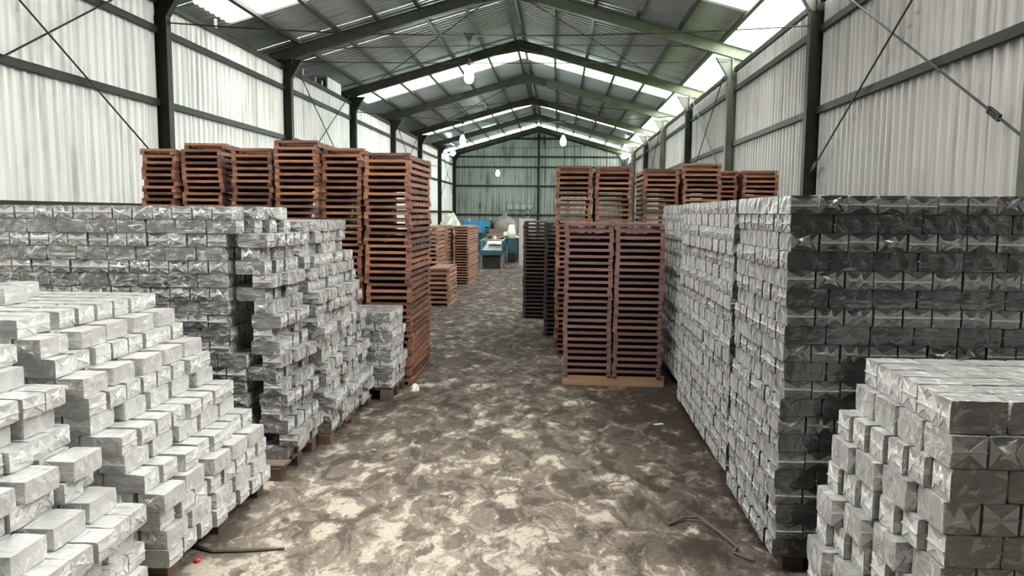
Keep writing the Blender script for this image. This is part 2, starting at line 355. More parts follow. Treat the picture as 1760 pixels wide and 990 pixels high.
# columns and rafters, one thing each
def hsection(h, d=0.2, w=0.15, t=0.012):
    return MB().box(-d / 2, -d / 2 + t, -w / 2, w / 2, 0, h).box(d / 2 - t, d / 2, -w / 2, w / 2, 0, h).box(-d / 2 + t, d / 2 - t, -t / 2, t / 2, 0, h)
for side, x, wn in (('left', CL, 'pale wall'), ('right', CR, 'greyish wall')):
    for k in range(0, 9):
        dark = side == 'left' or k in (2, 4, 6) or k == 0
        mk = 'steel' if dark else 'steel_lit'
        c = empty('steel_column', (x, FY(k), 0)); sg = -1 if side == 'left' else 1
        n = k
        place = 'by the far corner' if k == 8 else f'{ordn(k)} from the near end' if k else 'at the near end'
        tag(c, f'{"dark" if dark else "olive green"} steel column on the {wn}, {place}', 'column', f'columns along the {wn}')
        top = roofz(x) - 0.42
        put('shaft', hsection(4.72).mesh('shaft', mk), c)
        put('base_plate', MB().box(-0.14, 0.14, -0.12, 0.12, 0, 0.015).mesh('base_plate', mk), c)
        g0, g1, t = 4.72, top + 0.02, 0.012
        gm = MB()
        gm.add([(-0.1, -t / 2, g0), (0.1, -t / 2, g0), (0.36, -t / 2, g1 - 0.07 * (sg > 0)), (-0.36, -t / 2, g1 - 0.0), (-0.1, t / 2, g0), (0.1, t / 2, g0), (0.36, t / 2, g1 - 0.07 * (sg > 0)), (-0.36, t / 2, g1)], BOXF)
        for sx in (-1, 1):
            gm.hexa([(sx * 0.1 - 0.006, -0.07, g0), (sx * 0.1 + 0.006, -0.07, g0), (sx * 0.1 + 0.006, 0.07, g0), (sx * 0.1 - 0.006, 0.07, g0), (sx * 0.36 - 0.006, -0.07, g1), (sx * 0.36 + 0.006, -0.07, g1), (sx * 0.36 + 0.006, 0.07, g1), (sx * 0.36 - 0.006, 0.07, g1)])
        gm.box(-0.01, 0.01, -0.065, 0.065, g0, g1)
        put('gusset', gm.mesh('gusset', 'steel_lit' if side == 'right' else mk), c)
for k in range(0, 9):
    for side, x, sg in (('left', CL, -1), ('right', CR, 1)):
        r = empty('rafter_beam', (0, FY(k), 0))
        tag(r, f'{"olive" if sg > 0 else "grey-green"} sloping roof beam, {"bright-eave" if sg > 0 else "dark-eave"} half of {"the end" if k == 8 else "the overhead" if k == 0 else ordn(k) + " "}frame{"" if k in (0, 8) else " from the near end"}', 'beam', 'sloping roof beams')
        e = x + sg * 0.42
        a, b = (RX, 0, roofz(RX) - 0.29), (e, 0, roofz(e) - 0.29)
        for nm, dz, w, h in (('web', 0, 0.012, 0.22), ('flange', 0.12, 0.15, 0.016), ('flange', -0.12, 0.15, 0.016)):
            put(nm, MB().bar((a[0], 0, a[2] + dz), (b[0], 0, b[2] + dz), w, h).mesh(nm, 'steel_lit' if sg > 0 else 'steel_roof'), r)
        put('apex_plate', MB().add([(RX, -0.02, RZ - 0.18), (RX + sg * 0.7, -0.02, RZ - 0.18 - 0.7 * SL), (RX + sg * 0.7, -0.02, RZ - 0.43 - 0.7 * SL), (RX, -0.02, RZ - 0.50), (RX, 0.02, RZ - 0.18), (RX + sg * 0.7, 0.02, RZ - 0.18 - 0.7 * SL), (RX + sg * 0.7, 0.02, RZ - 0.43 - 0.7 * SL), (RX, 0.02, RZ - 0.50)], BOXF).mesh('apex_plate', 'steel_roof'), r)
for x, h, lb in ((RX, RZ - 0.57, 'thin dark post up the middle of the far gable wall'), (-4.2, None, None)):
    if h:
        c = empty('gable_post', (x, YF - 0.22, 0)); tag(c, lb, 'column')
        put('shaft', hsection(h, 0.14, 0.12).mesh('shaft', 'steel'), c); put('base_plate', MB().box(-0.1, 0.1, -0.09, 0.09, 0, 0.012).mesh('base_plate', 'steel'), c)

# brace rods on the walls and in the roof, cables
def rod(name, a, b, r, label, cat, group=None, buckle=None, sag=0.0, m='rod', n=1):
    a, b = Vector(a), Vector(b); n = 12 if sag else 1
    o = empty(name, a)
    pts = [(b - a) * (i / n) - Vector((0, 0, sag * 4 * (i / n) * (1 - i / n))) for i in range(n + 1)]
    put('rod' if not sag else 'cable', MB().tube(pts, r, 5).mesh('rod', m), o)
    if buckle is not None:
        p = (b - a) * buckle; t = (b - a).normalized(); s = t.cross(Vector((1, 0, 0))).normalized()
        put('turnbuckle', MB().bar(p - t * 0.09 + s * 0.025, p + t * 0.09 + s * 0.025, 0.018, 0.018).bar(p - t * 0.09 - s * 0.025, p + t * 0.09 - s * 0.025, 0.018, 0.018).bar(p - t * 0.09 - s * 0.03, p - t * 0.09 + s * 0.03, 0.03, 0.03).bar(p + t * 0.09 - s * 0.03, p + t * 0.09 + s * 0.03, 0.03, 0.03).mesh('turnbuckle', 'rod'), o)
    put('end_hook', MB().tube([(0, 0, 0.05), (0, 0, -0.05)], 0.022, 6).mesh('end_hook', 'rod'), o)
    return tag(o, label, cat, group)
for k, nm in ((1, 'second bay'), (3, 'fourth bay'), (5, 'sixth bay'), (7, 'last bay')):
    for side, x, z1, z0 in (('pale', CL + 0.03, 5.3, 2.35), ('greyish', CR - 0.03, 5.2, 2.3)):
        rod('brace_rod', (x - (.02 if side == 'pale' else -.02), FY(k) + 0.1, z0), (x - (.02 if side == 'pale' else -.02), FY(k + 1) - 0.1, z1), 0.013, f'thin dark brace rod rising away from the viewer, {side} wall, {nm}', 'brace', 'wall brace rods', 0.1)
        rod('brace_rod', (x, FY(k) + 0.1, z1), (x, FY(k + 1) - 0.1, z0), 0.013, f'thin dark brace rod falling away from the viewer, {side} wall, {nm}', 'brace', 'wall brace rods', 0.96 if side == 'greyish' else None)
for k, nm in ((1, 'second bay'), (3, 'fourth bay'), (5, 'sixth bay')):
    for sg, sn in ((-1, 'dark-eave'), (1, 'bright-eave')):
        e = RX + sg * 4.5
        zz = lambda x: roofz(x) - 0.31
        rod('roof_brace', (RX + sg * 0.2, FY(k) + 0.1, zz(RX + sg * .2)), (e, FY(k + 1) - 0.1, zz(e)), 0.012, f'thin roof brace rod from ridge outward, {sn} slope, {nm}', 'brace', 'roof brace rods')
        rod('roof_brace', (e, FY(k) + 0.1, zz(e) + 0.03), (RX + sg * 0.2, FY(k + 1) - 0.1, zz(RX + sg * .2) + 0.03), 0.012, f'thin roof brace rod from eave inward, {sn} slope, {nm}', 'brace', 'roof brace rods')
rod('tie_cable', (CL + 0.1, FY(2), 4.62), (CR - 0.1, FY(2), 4.5), 0.012, 'sagging cable strung between the second columns, carrying the big bulb', 'cable', 'cables across the hall', sag=0.17)
rod('tie_cable', (CL + 0.1, FY(3), 5.1), (CR - 0.1, FY(3), 5.05), 0.011, 'nearly straight cable strung across at the third frame', 'cable', 'cables across the hall', sag=0.03)
rod('tie_cable', (CL + 0.1, FY(4), 4.7), (CR - 0.1, FY(4), 4.6), 0.011, 'sagging cable strung across at the fourth frame', 'cable', 'cables across the hall', sag=0.25)
rod('tie_cable', (CL + 0.1, FY(6), 4.75), (CR - 0.1, FY(6), 4.9), 0.011, 'cable strung across near the far gable wall', 'cable', 'cables across the hall', sag=0.25)
rod('tie_cable', (CL + 0.05, FY(3), 3.2), (CL + 0.05, FY(7), 4.1), 0.016, 'thin dark cable along the pale wall past the third column', 'cable', 'cables across the hall', sag=0.05)

# lamps
def lamp(x, y, z, zt, label, r=0.062):
    o = empty('hanging_lamp', (x, y, z)); tag(o, label, 'lamp', 'hanging bulbs')
    put('bulb', MB().lathe([(0.004, -1.6 * r), (0.55 * r, -1.5 * r), (0.92 * r, -0.9 * r), (r, -0.2 * r), (0.85 * r, 0.7 * r), (0.5 * r, 1.5 * r), (0.42 * r, 1.8 * r)], 14).mesh('bulb', 'bulb', smooth=True), o)
    put('lamp_socket', MB().lathe([(0.38 * r, 1.8 * r), (0.42 * r, 2.0 * r), (0.36 * r, 2.9 * r), (0.15 * r, 3.4 * r)], 10).mesh('lamp_socket', 'black', smooth=True), o)
    put('cord', MB().tube([(0, 0, 4 * r), (0, 0, zt - z)], 0.008, 5).mesh('cord', 'rod'), o)
    put('hook_plate', MB().add([(-0.09, -0.01, zt - z + 0.02), (0.09, -0.01, zt - z + 0.02), (0.02, -0.01, zt - z - 0.1), (-0.02, -0.01, zt - z - 0.1), (-0.09, 0.01, zt - z + 0.02), (0.09, 0.01, zt - z + 0.02), (0.02, 0.01, zt - z - 0.1), (-0.02, 0.01, zt - z - 0.1)], BOXF).mesh('hook_plate', 'rod'), o)
lamp(-1.41, FY(2), 3.80, 4.41, 'large glaring bulb hanging nearest the viewer under the first strip of skylights', 0.075)
lamp(-2.92, FY(4), 3.86, 4.43, 'bright bulb at the dark-eave side of the far gable', 0.085)
lamp(0.09, FY(4), 3.84, 4.43, 'bright bulb before the far gable, beside its middle post toward the open eave', 0.085)
lamp(-3.2, FY(7), 3.75, 6.1, 'small dim-looking bulb low in front of the stained gable sheets', 0.09)
for x, sg, lb, y, z in ((-6.1, 1, 'tilted floodlight in the dark far corner', 42.6, 5.1), (3.62, -1, 'tilted floodlight in the far corner under the open eave', 42.6, 4.95)):
    o = empty('flood_light', (x, y, z)); tag(o, lb, 'lamp', 'corner floodlights')
    put('reflector', MB().lathe([(0.02, -0.1), (0.1, -0.08), (0.2, 0.08), (0.19, 0.085), (0.02, 0.06)], 14).mesh('reflector', 'porcelain', smooth=True), o, rot=(R(115), 0, R(25 * sg)))
    put('flood_bulb', MB().lathe([(0.01, 0.061), (0.17, 0.075), (0.16, 0.1), (0.01, 0.12)], 14).mesh('flood_bulb', 'bulb', smooth=True), o, rot=(R(115), 0, R(25 * sg)), scale=(.8, .8, 1))
    put('bracket', MB().bar((0, 0, 0.05), (-sg * 0.13, 0.1, 0.12), 0.03, 0.03).mesh('bracket', 'rod'), o)

# ---------------------------------------------------------------- bundles: meshes
BL, BW, BH = 0.190, 0.124, 0.0850
def bundle_arrays(seed, l, w, h):
    """film-wrapped block, long axis X, base at z=0: crumpled box; returns verts, quads"""
    r = random.Random(seed); nx, ny, nz = 5, 3, 2
    idx, vs, fs = {}, [], []
    def vid(i, j, k):
        if (i, j, k) not in idx:
            x, y, z = (i / nx - .5) * l, (j / ny - .5) * w, k / nz * h
            e = (i in (0, nx)) + (j in (0, ny)) + (k in (0, nz))
            a = 0.0014 if e >= 2 else 0.0032
            if e >= 2:                               # soften edges and corners
                s = 0.985 if e == 2 else 0.965
                x, y, z = x * (s if i in (0, nx) else 1), y * (s if j in (0, ny) else 1), h / 2 + (z - h / 2) * (s if k in (0, nz) else 1)
            idx[(i, j, k)] = len(vs)
            vs.append((x + r.uniform(-a, a), y + r.uniform(-a, a), min(h, max(0, z + r.uniform(-a, a)))))
        return idx[(i, j, k)]
    for i in range(nx):
        for j in range(ny):
            fs.append((vid(i, j, 0), vid(i, j + 1, 0), vid(i + 1, j + 1, 0), vid(i + 1, j, 0)))
            fs.append((vid(i, j, nz), vid(i + 1, j, nz), vid(i + 1, j + 1, nz), vid(i, j + 1, nz)))
    for i in range(nx):
        for k in range(nz):
            fs.append((vid(i, 0, k), vid(i + 1, 0, k), vid(i + 1, 0, k + 1), vid(i, 0, k + 1)))
            fs.append((vid(i, ny, k), vid(i, ny, k + 1), vid(i + 1, ny, k + 1), vid(i + 1, ny, k)))
    for j in range(ny):
        for k in range(nz):
            fs.append((vid(0, j, k), vid(0, j, k + 1), vid(0, j + 1, k + 1), vid(0, j + 1, k)))
            fs.append((vid(nx, j, k), vid(nx, j + 1, k), vid(nx, j + 1, k + 1), vid(nx, j, k + 1)))
    return vs, fs
def fold_arrays(seed, l, w, h):
    """folded film on both ends: side triangles meeting at a seam strip, or a crumpled twist; mats 0 fold, 1 seam"""
    r = random.Random(seed * 31 + 5); mb = MB()
    for sx in (1,):
        x0 = sx * (l / 2 - 0.001); px = lambda d: x0 + sx * d
        hw = w * 0.485; c = h * r.uniform(0.44, 0.56); style = r.random()
        apex = w * r.uniform(-0.02, 0.12)
        def tri(a, b, cc, d, mi=0):
            q = [a, b, cc]
            vs = [(px(0.0), y, z) for y, z in q] + [(px(d[i]), y, z) for i, (y, z) in enumerate(q)]
            f = [(0, 2, 1), (3, 4, 5), (0, 1, 4, 3), (1, 2, 5, 4), (2, 0, 3, 5)]
            mb.add(vs, f if sx > 0 else [tuple(reversed(t)) for t in f], mi)
        if style < 0.62:
            tri((-hw, h * .03), (-apex + .02, c), (-hw, h * .97), (.001, .005, .001))
            tri((hw, h * .03), (hw, h * .97), (apex - .02, c), (.001, .001, .005))
            if r.random() < 0.75:
                t = h * 0.028
                mb.box(min(px(0), px(.0065)), max(px(0), px(.0065)), -hw, hw, c - t, c + t, 1)
        else:
            m = r.randint(7, 9); a0 = r.random()
            ring = []
            for i in range(m):
                a = 2 * math.pi * (i + a0) / m; q = r.uniform(0.55, 1.0) if i % 2 else r.uniform(0.25, 0.5)
                ring.append((max(-hw, min(hw, math.cos(a) * hw * 1.15 * q)), max(.003, min(h - .003, c + math.sin(a) * h * .5 * q))))
            ctr = (r.uniform(-.01, .01), c)
            for i in range(m): tri(ctr, ring[i], ring[(i + 1) % m], (r.uniform(.004, .011), r.uniform(.0012, .004), r.uniform(.0012, .004)))
            tri((-hw, h * .05), (-hw * .4, c), (-hw, h * .95), (.001, .003, .001)); tri((hw, h * .05), (hw, h * .95), (hw * .4, c), (.001, .001, .003))
    return mb
NV = 12
SIZES = {'flat': (BL, BW, BH), 'tall': (0.192, 0.121, 0.1165)}
ARR = {s: [(bundle_arrays(i, *d), fold_arrays(i, *d)) for i in range(NV)] for s, d in SIZES.items()}
BM = {}
def bundle_meshes(size, i, pal):
    k = (size, i, pal)
    if k not in BM:
        (v, f), fb = ARR[size][i]
        a = MB().add(v, f).mesh('wrapped_bundle', 'film_' + pal)
        b = fb.mesh('end_fold', 'fold_' + ('pale' if pal == 'heap' else pal), 'seam')
        BM[k] = (a, b)
    return BM[k]

# ---------------------------------------------------------------- bundles: placement
B = []                                       # every bundle: dict(pos, rot, size, var, pal, stack, course, ...)
CORES = []                                   # unseen filler boxes inside each pile, added to block light leaks
BASES = []                                   # base pallets (x0, x1, y0, y1, z, sg, label)
def pile(stack, sg, face, y0, y1, ncourse, depth_x, z0=0.10, size='flat', pal='grey', start=0, jit=0.006, gap=0.006, pull=0.0, keep=1, twist=1.0, front=None, lean=None):
    """sg=+1: aisle face looks towards +X (left piles), -1 towards -X. face(c)->X of the aisle face of course c.
    Even courses (c+start) lie across (ends to the aisle), odd ones along it."""
    l, w, h = SIZES[size]; hp = h + 0.0007
    for c in range(ncourse):
        across = (c + start) % 2 == 0
        ex, ey = (l, w) if across else (w, l)
        fx = face(c); nxt = face(c + 1) if c + 1 < ncourse else None; skew = lean(c) if lean else 0.0
        expo = 99 if nxt is None else max(0.0, (fx - nxt) * sg)
        yy0 = front(c) if front else y0
        ny = max(1, int((y1 - yy0 + gap) / (ey + gap))); py = (y1 - yy0 + gap) / ny
        nx = max(1, int(depth_x / (ex + gap))); px = ex + gap
        ki = nx if expo > 10 else min(nx, keep + int(math.ceil(expo / px)))
        far = len([1 for j in range(ny)])
        for j in range(ny):
            off = rnd.uniform(-jit, jit) * (1.6 if pull else 0.6) + (rnd.uniform(0, pull) if rnd.random() < 0.2 else 0)
            if lean: off -= sg * 0 ; off += skew * (j / max(1, ny - 1)) ** 0.8
            for i in range(nx):
                if not (i < ki or j == 0 or (j == ny - 1 and i < 2)): continue
                cx = fx - sg * (ex / 2 + i * px) + sg * (off if i == 0 else (off if lean else min(off, 0.004)))
                cy = yy0 + ey / 2 + j * py + rnd.uniform(-1, 1) * min(jit * 0.5, (py - ey) * 0.42)
                if j == 0 and i: cy += rnd.uniform(-jit, jit) * 0.5
                if i: cx += rnd.uniform(-1, 1) * gap * 0.3
                rz = ((0 if sg > 0 else math.pi) if across else -math.pi / 2) + R(rnd.uniform(-1, 1) * twist)
                B.append(dict(p=(cx, cy, z0 + c * hp + 0.0005), rz=rz, size=size, var=rnd.randrange(NV), pal=pal, stack=stack, c=c, n=ncourse, i=i, j=j, ny=ny, across=across, ex=ex, ey=ey, h=h))
    hi = ncourse - 1
    CORES.append((stack, sg, [face(c) for c in range(ncourse)], y0 if not front else max(front(c) for c in range(ncourse)), y1, depth_x, z0, hp, l))

# stepped pile by the camera on the left: aisle edge of each course, bottom to top
step = [-1.713, -1.722, -1.728, -1.733, -1.793, -1.898, -1.906, -2.03, -2.045, -2.07, -2.20, -2.25, -2.38]
far_face = lambda c: step[c] - 0.015
pile('stepped', 1, far_face, 3.10, 4.27, 13, 1.75, pal='pale', start=0, jit=0.012, gap=0.007, pull=0.02, keep=1, twist=2.2)
near_face = lambda c: step[c] - 0.03 - 0.02 * (c % 3)
pile('foremost', 1, near_face, 1.82, 3.0, 13, 1.6, pal='pale', start=1, jit=0.014, gap=0.008, pull=0.02, keep=1, twist=2.2)
# tall dark-fronted pile behind it, with an offset column of bundles at its aisle corner
pile('wide', 1, lambda c: -2.10 + 0.006 * ((c * 7) % 5) + (0.10 if c < 8 else 0.05 if c > 16 else 0), 4.57, 5.16, 19, 1.9, pal='grey', start=1, jit=0.008, pull=0.0, keep=1, z0=0.10, lean=lambda c: 0.14 if c > 16 else 0.0)
pile('corner', 1, lambda c: -1.70 - 0.010 * c + 0.03 * ((c * 5) % 3 - 1), 4.59, 5.18, 17, 0.20, pal='grey', start=0, jit=0.012, pull=0.015, twist=2.0)
pile('ragged', 1, lambda c: -1.63 - 0.011 * c - (0.05 if c > 13 else 0) + 0.025 * ((c * 7) % 3 - 1), 5.25, 6.42, 18, 0.9, pal='grey', start=0, jit=0.012, pull=0.02, twist=1.6, z0=0.09)
pile('short', 1, lambda c: -1.47 - 0.004 * c + 0.012 * ((c * 7) % 3 - 1), 6.51, 7.1, 8, 0.62, pal='grey', start=1, jit=0.010, z0=0.12)
# right-hand stacks
pile('tower', -1, lambda c: 1.045 + 0.004 * ((c * 7) % 4) - 0.012 * (c < 8), 3.48, 4.455, 20, 2.5, pal='dark', start=0, jit=0.005, gap=0.006, z0=0.078)
pile('middle', -1, lambda c: 1.07 + 0.004 * ((c * 5) % 4), 4.66, 6.61, 20, 0.9, pal='dark', start=1, jit=0.006, z0=0.078)
pile('rear', -1, lambda c: 1.17 + 0.004 * ((c * 5) % 4), 6.68, 8.63, 20, 0.7, pal='dark', start=0, jit=0.006, z0=0.078)
# bright stepped pile by the camera on the right, thicker bundles
rst = [1.16, 1.17, 1.19, 1.20, 1.23, 1.25, 1.265, 1.33, 1.37]
pile('heap', -1, lambda c: 1.345 - 0.003 * (8 - c) * (c % 2), 2.56, 3.352, 9, 1.3, size='tall', pal='heap', start=0, jit=0.006, gap=0.006, keep=2, twist=1.5, z0=0.02, lean=lambda c: 1.345 - rst[c], front=lambda c: 2.56 + (0.02 if c == 8 else 0))
BASES += [(-1.76, -3.3, 3.16, 4.28, 0.098, 'under the stepped pale pile'), (-1.80, -3.0, 1.5, 2.99, 0.098, 'under the foremost pale pile'), (-1.72, -3.9, 4.46, 5.15, 0.098, 'under the wide grey pile'),
          (-1.64, -2.6, 5.22, 6.42, 0.088, 'under the ragged grey pile'), (-1.48, -2.1, 6.5, 7.1, 0.118, 'under the short grey pile'),
          (1.09, 3.4, 3.52, 4.45, 0.076, 'under the dark tower of bundles'), (1.12, 2.0, 4.7, 6.56, 0.076, 'under the middle dark stack'), (1.22, 1.9, 6.66, 8.9, 0.076, 'under the rear dark stack')]
# single loose ones on top
for (x, y, z, rz, st) in ((-2.98, 3.9, 13, 84, 'stepped'), (-2.86, 3.66, 13, 95, 'stepped')):
    B.append(dict(p=(x, y, 0.10 + z * 0.0857 + 0.001), rz=R(rz), size='flat', var=rnd.randrange(NV), pal='pale', stack='loose', c=0, n=1, i=0, j=len(B) % 2, ny=2, across=False, ex=BW, ey=BL, h=BH))

# ---------------------------------------------------------------- pallets: placement
PD, PT = 1.0, 0.0630
PAL = []                                     # dict(p, rz, w, d, wood, stack, t, n)
def pstack(stack, x, y, n, w=0.455, d=PD, wd='wood_red', rz=0.0, jit=0.009, z0=0.0, top_turn=0.0, pt=PT):
    """x, y: near left corner of the front face; n tiers"""
    for t in range(n):
        q = rz + rnd.uniform(-1, 1) * (1.1 if wd == 'wood_red' else 0.7) + (top_turn if t == n - 1 else 0)
        PAL.append(dict(p=(x + w / 2 + rnd.uniform(-1, 1) * jit, y + d / 2 + rnd.uniform(-1, 1) * jit, z0 + t * pt), pt=pt, rz=R(q), w=w, d=d, wood=wd, stack=stack, t=t, n=n))
for i, (px_, n, y, tt) in enumerate(((228, 37, 7.5, 0), (300, 38, 7.55, 4), (389, 37, 7.4, 0), (466, 38, 7.25, 0), (549, 37, 7.35, 2), (624, 36, 7.15, 0))):
    pstack(('hall-wall end stack', 'second stack from the pale wall', 'third stack from the pale wall', 'tallest middle stack', 'stack beside the aisle stack', 'aisle-side red-brown stack')[i], (px_ - 961) * y / FPX, y, n, w=(0.36, 0.43, 0.415, 0.435, 0.405, 0.445)[i], top_turn=tt, d=1.15 if i == 5 else 1.0)
pstack('low tan stack', -2.38, 13.4, 8, wd='wood_tan', w=0.4, pt=0.088)
pstack('tan stack against the red-brown ones', -2.9, 15.2, 16, wd='wood_tan', w=0.42, pt=0.088)
pstack('tan stack behind the low one', -2.92, 17.0, 16, wd='wood_tan', w=0.36, pt=0.088)
pstack('tan stack nearest the blue table', -2.50, 17.6, 22, wd='wood_tan', w=0.38, d=1.9)
pstack('purple-brown stack, aisle column', 0.07, 7.3, 24, w=0.475, wd='wood_dark', rz=-1.5, jit=0.004, z0=0.10)
pstack('purple-brown stack, wall-side column', 0.56, 7.28, 24, w=0.475, wd='wood_dark', rz=-1.5, jit=0.004, z0=0.10)
pstack('tall aisle stack behind the purple-brown ones', -0.04, 9.0, 36, w=0.43)
pstack('second tall stack behind the purple-brown ones', 0.43, 9.05, 36, w=0.44)
pstack('third tall stack behind, by the wrapped bundles', 1.05, 9.5, 36, w=0.44)
pstack('tall stack standing highest over the wrapped bundles', 1.53, 9.45, 37, w=0.47)
pstack('set-back stack over the wrapped bundles', 2.04, 9.9, 36, w=0.26)
pstack('wall-side stack over the wrapped bundles', 2.34, 9.8, 36, w=0.45)
pstack('blackened stack at the aisle edge', -0.57, 12.0, 25, wd='wood_black', w=0.47)
pstack('second blackened stack from the aisle', -0.2, 10.3, 25, wd='wood_black', w=0.47)

# ---------------------------------------------------------------- what the viewer sees of each (largest become things)
vs, fs, own = [], [], []
def addbox(center, ex, ey, h, rz, key):
    cr, sr = math.cos(rz), math.sin(rz); n = len(vs)
    for z in (0, h):
        for a, b in ((-1, -1), (1, -1), (1, 1), (-1, 1)):
            x, y = a * ex / 2, b * ey / 2
            vs.append((center[0] + x * cr - y * sr, center[1] + x * sr + y * cr, center[2] + z))
    for f in BOXF: fs.append(tuple(i + n for i in f)); own.append(key)
for q, b in enumerate(B):
    l, w, h = SIZES[b['size']]; addbox(b['p'], l, w, h, b['rz'], ('b', q)); b['seen'] = 0
for q, p in enumerate(PAL):
    addbox(p['p'], p['w'], p['d'], p['pt'], p['rz'], ('p', q)); p['seen'] = 0
tree = BVHTree.FromPolygons(vs, fs)
org = Vector((0, 0, EYE))
for iy in range(0, 990, 4):
    for ix in range(0, 1760, 4):
        hit = tree.ray_cast(org, Vector(ray(ix + 2, iy + 2)).normalized(), 60)
        if hit[2] is not None:
            k, q = own[hit[2]]
            (B if k == 'b' else PAL)[q]['seen'] += 1
order = sorted(range(len(B)), key=lambda q: -B[q]['seen'])
shown = set(q for q in order[:310] if B[q]['seen'] > 3)
print('bundles', len(B), 'seen', sum(1 for b in B if b['seen']), 'least of shown', B[order[309]]['seen'], 'pallets', len(PAL), 'seen', sum(1 for p in PAL if p['seen']))

WHERE = {'stepped': 'stepped pale pile before the wide pile', 'foremost': 'foremost pale pile', 'wide': 'wide grey pile behind the pale piles', 'corner': 'narrow grey column at the aisle corner',
         'ragged': 'ragged grey pile past the corner column', 'short': 'short grey pile beside the red-brown pallets', 'tower': 'dark tower by the bright heap', 'middle': 'middle dark stack past the tower',
         'rear': 'rear dark stack', 'heap': 'bright heap of thick bundles', 'loose': 'top of the stepped pale pile'}
KIND = {'dark': 'charcoal film-wrapped bundle', 'grey': 'grey film-wrapped bundle', 'pale': 'pale film-wrapped bundle'}
SHORT = {'stepped': 'stepped pale pile', 'foremost': 'foremost pale pile', 'wide': 'wide grey pile', 'corner': 'corner column', 'ragged': 'ragged grey pile', 'short': 'short grey pile', 'tower': 'dark tower', 'middle': 'middle dark stack', 'rear': 'rear dark stack', 'heap': 'bright heap', 'loose': 'stepped pale pile'}
used = {}
for q in sorted(shown):
    b = B[q]
    s, c, i, j = b['stack'], b['n'] - b['c'], b['i'], b['j']
    adj = {'dark': 'charcoal', 'grey': 'grey', 'pale': 'pale', 'heap': 'thick pale'}[b['pal']]
    lay = 'top course' if c == 1 else f'{ordn(c)} course down'
    if s == 'loose': lab = f'single pale wrapped bundle lying loose on the stepped pile, {"nearer" if b["p"][1] < 3.8 else "farther"} of the two'
    elif i == 0: lab = f'{adj} wrapped bundle at the aisle, {SHORT[s]}, {lay}, {ordn(j + 1)} from near end'
    elif j == 0: lab = f'{adj} wrapped bundle in the front, {SHORT[s]}, {lay}, {ordn(i + 1)} from aisle'
    else: lab = f'{adj} bundle, {SHORT[s]}, {lay}, {ordn(i + 1)} in from aisle, {ordn(j + 1)} from front'
    used[lab] = used.get(lab, 0) + 1
    a, f = bundle_meshes(b['size'], b['var'], b['pal'])
    o = put('wrapped_bundle', a, None, b['p'], (0, 0, b['rz']))
    tag(o, lab, 'bundle', 'wrapped bundles of the ' + SHORT[s])
    put('end_fold', f, o)

# the rest, too many to build one by one, as one mass
sv, sf, sm = [], [], []; base_n = 0
PALI = {'dark': 0, 'grey': 1, 'pale': 2, 'heap': 7}
AR = {}
for s in SIZES:
    for i in range(NV):
        (v, f), fb = ARR[s][i]
        AR[(s, i)] = (np.array(v + fb.v), [tuple(x) for x in f] + [tuple(x + len(v) for x in q) for q in fb.f], [0] * len(f) + [1 + m for m in fb.m])
allv = []
for q, b in enumerate(B):
    if q in shown: continue
    v, f, m = AR[(b['size'], b['var'])]; cr, sr = math.cos(b['rz']), math.sin(b['rz'])
    w = np.stack([b['p'][0] + v[:, 0] * cr - v[:, 1] * sr, b['p'][1] + v[:, 0] * sr + v[:, 1] * cr, b['p'][2] + v[:, 2]], axis=1)
    allv.append(w); pi = PALI[b['pal']]
    sf += [tuple(x + base_n for x in t) for t in f]; base_n += len(v)
    sm += [pi if k == 0 else (5 if pi == 7 else 3 + pi) if k == 1 else 6 for k in m]
cb = MB()
for stack, sg, faces, y0, y1, dx, z0, hp, l in CORES:
    if stack == 'corner': continue
    if stack == 'heap': l = 2 * l + 0.03
    for c, fx in enumerate(faces[:-1]):
        a, b_ = fx - sg * (l + 0.03), fx - sg * dx
        nxt = faces[c + 1] - sg * (l + 0.03)
        a = min(a, nxt) if sg > 0 else max(a, nxt)
        if abs(a - b_) < 0.05: continue
        cb.box(min(a, b_), max(a, b_), y0 + l + 0.04, y1 - l - 0.02 if y1 - y0 > 0.5 else y1 - 0.05, z0 + c * hp + 0.002, z0 + (c + 1) * hp - 0.002)
allv.append(np.array(cb.v)); sf += [tuple(x + base_n for x in t) for t in cb.f]; sm += [0] * len(cb.f)
me = bpy.data.meshes.new('wrapped_bundle_mass'); me.from_pydata(np.concatenate(allv).tolist(), [], sf)
for k in ('film_dark', 'film_grey', 'film_pale', 'fold_dark', 'fold_grey', 'fold_pale', 'seam', 'film_heap'): me.materials.append(M[k])
me.polygons.foreach_set('material_index', sm); me.update()
tag(put('wrapped_bundle_mass', me), 'remaining film-wrapped bundles packed in the stacks on both sides of the aisle', 'bundles', kind='stuff')

# ---------------------------------------------------------------- pallets: build
NS = 7
PMESH = {}
def pallet_meshes(w, d, wd):
    k = (w, d, wd)
    if k not in PMESH:
        ns = NS if d < 1.5 else 12
        st = MB().box(-0.022, 0.022, -d / 2 + 0.004, d / 2 - 0.004, 0, 0.0360).mesh('stringer', wd)
        sw = d / ns * 0.66
        def slat_mesh(e, q):
            x = w / 2 - q
            return MB().hexa([(-x, -sw / 2, 0.0362), (x, -sw / 2 + e, 0.0362), (x, sw / 2 + e, 0.0362), (-x, sw / 2, 0.0362), (-x, -sw / 2, 0.0625), (x, -sw / 2 + e, 0.0612), (x, sw / 2 + e, 0.0612), (-x, sw / 2, 0.0625)]).mesh('slat', wd)
        sl = [slat_mesh(e, q) for q in (.004, .034) for e in (-0.004, 0.004)]   # end slats run full width, inner ones stop short
        PMESH[k] = (st, sl, ns)
    return PMESH[k]
WN = {'wood_red': 'red-brown', 'wood_dark': 'purple-brown', 'wood_black': 'blackened', 'wood_tan': 'tan'}
pv = {k: MB() for k in WN}
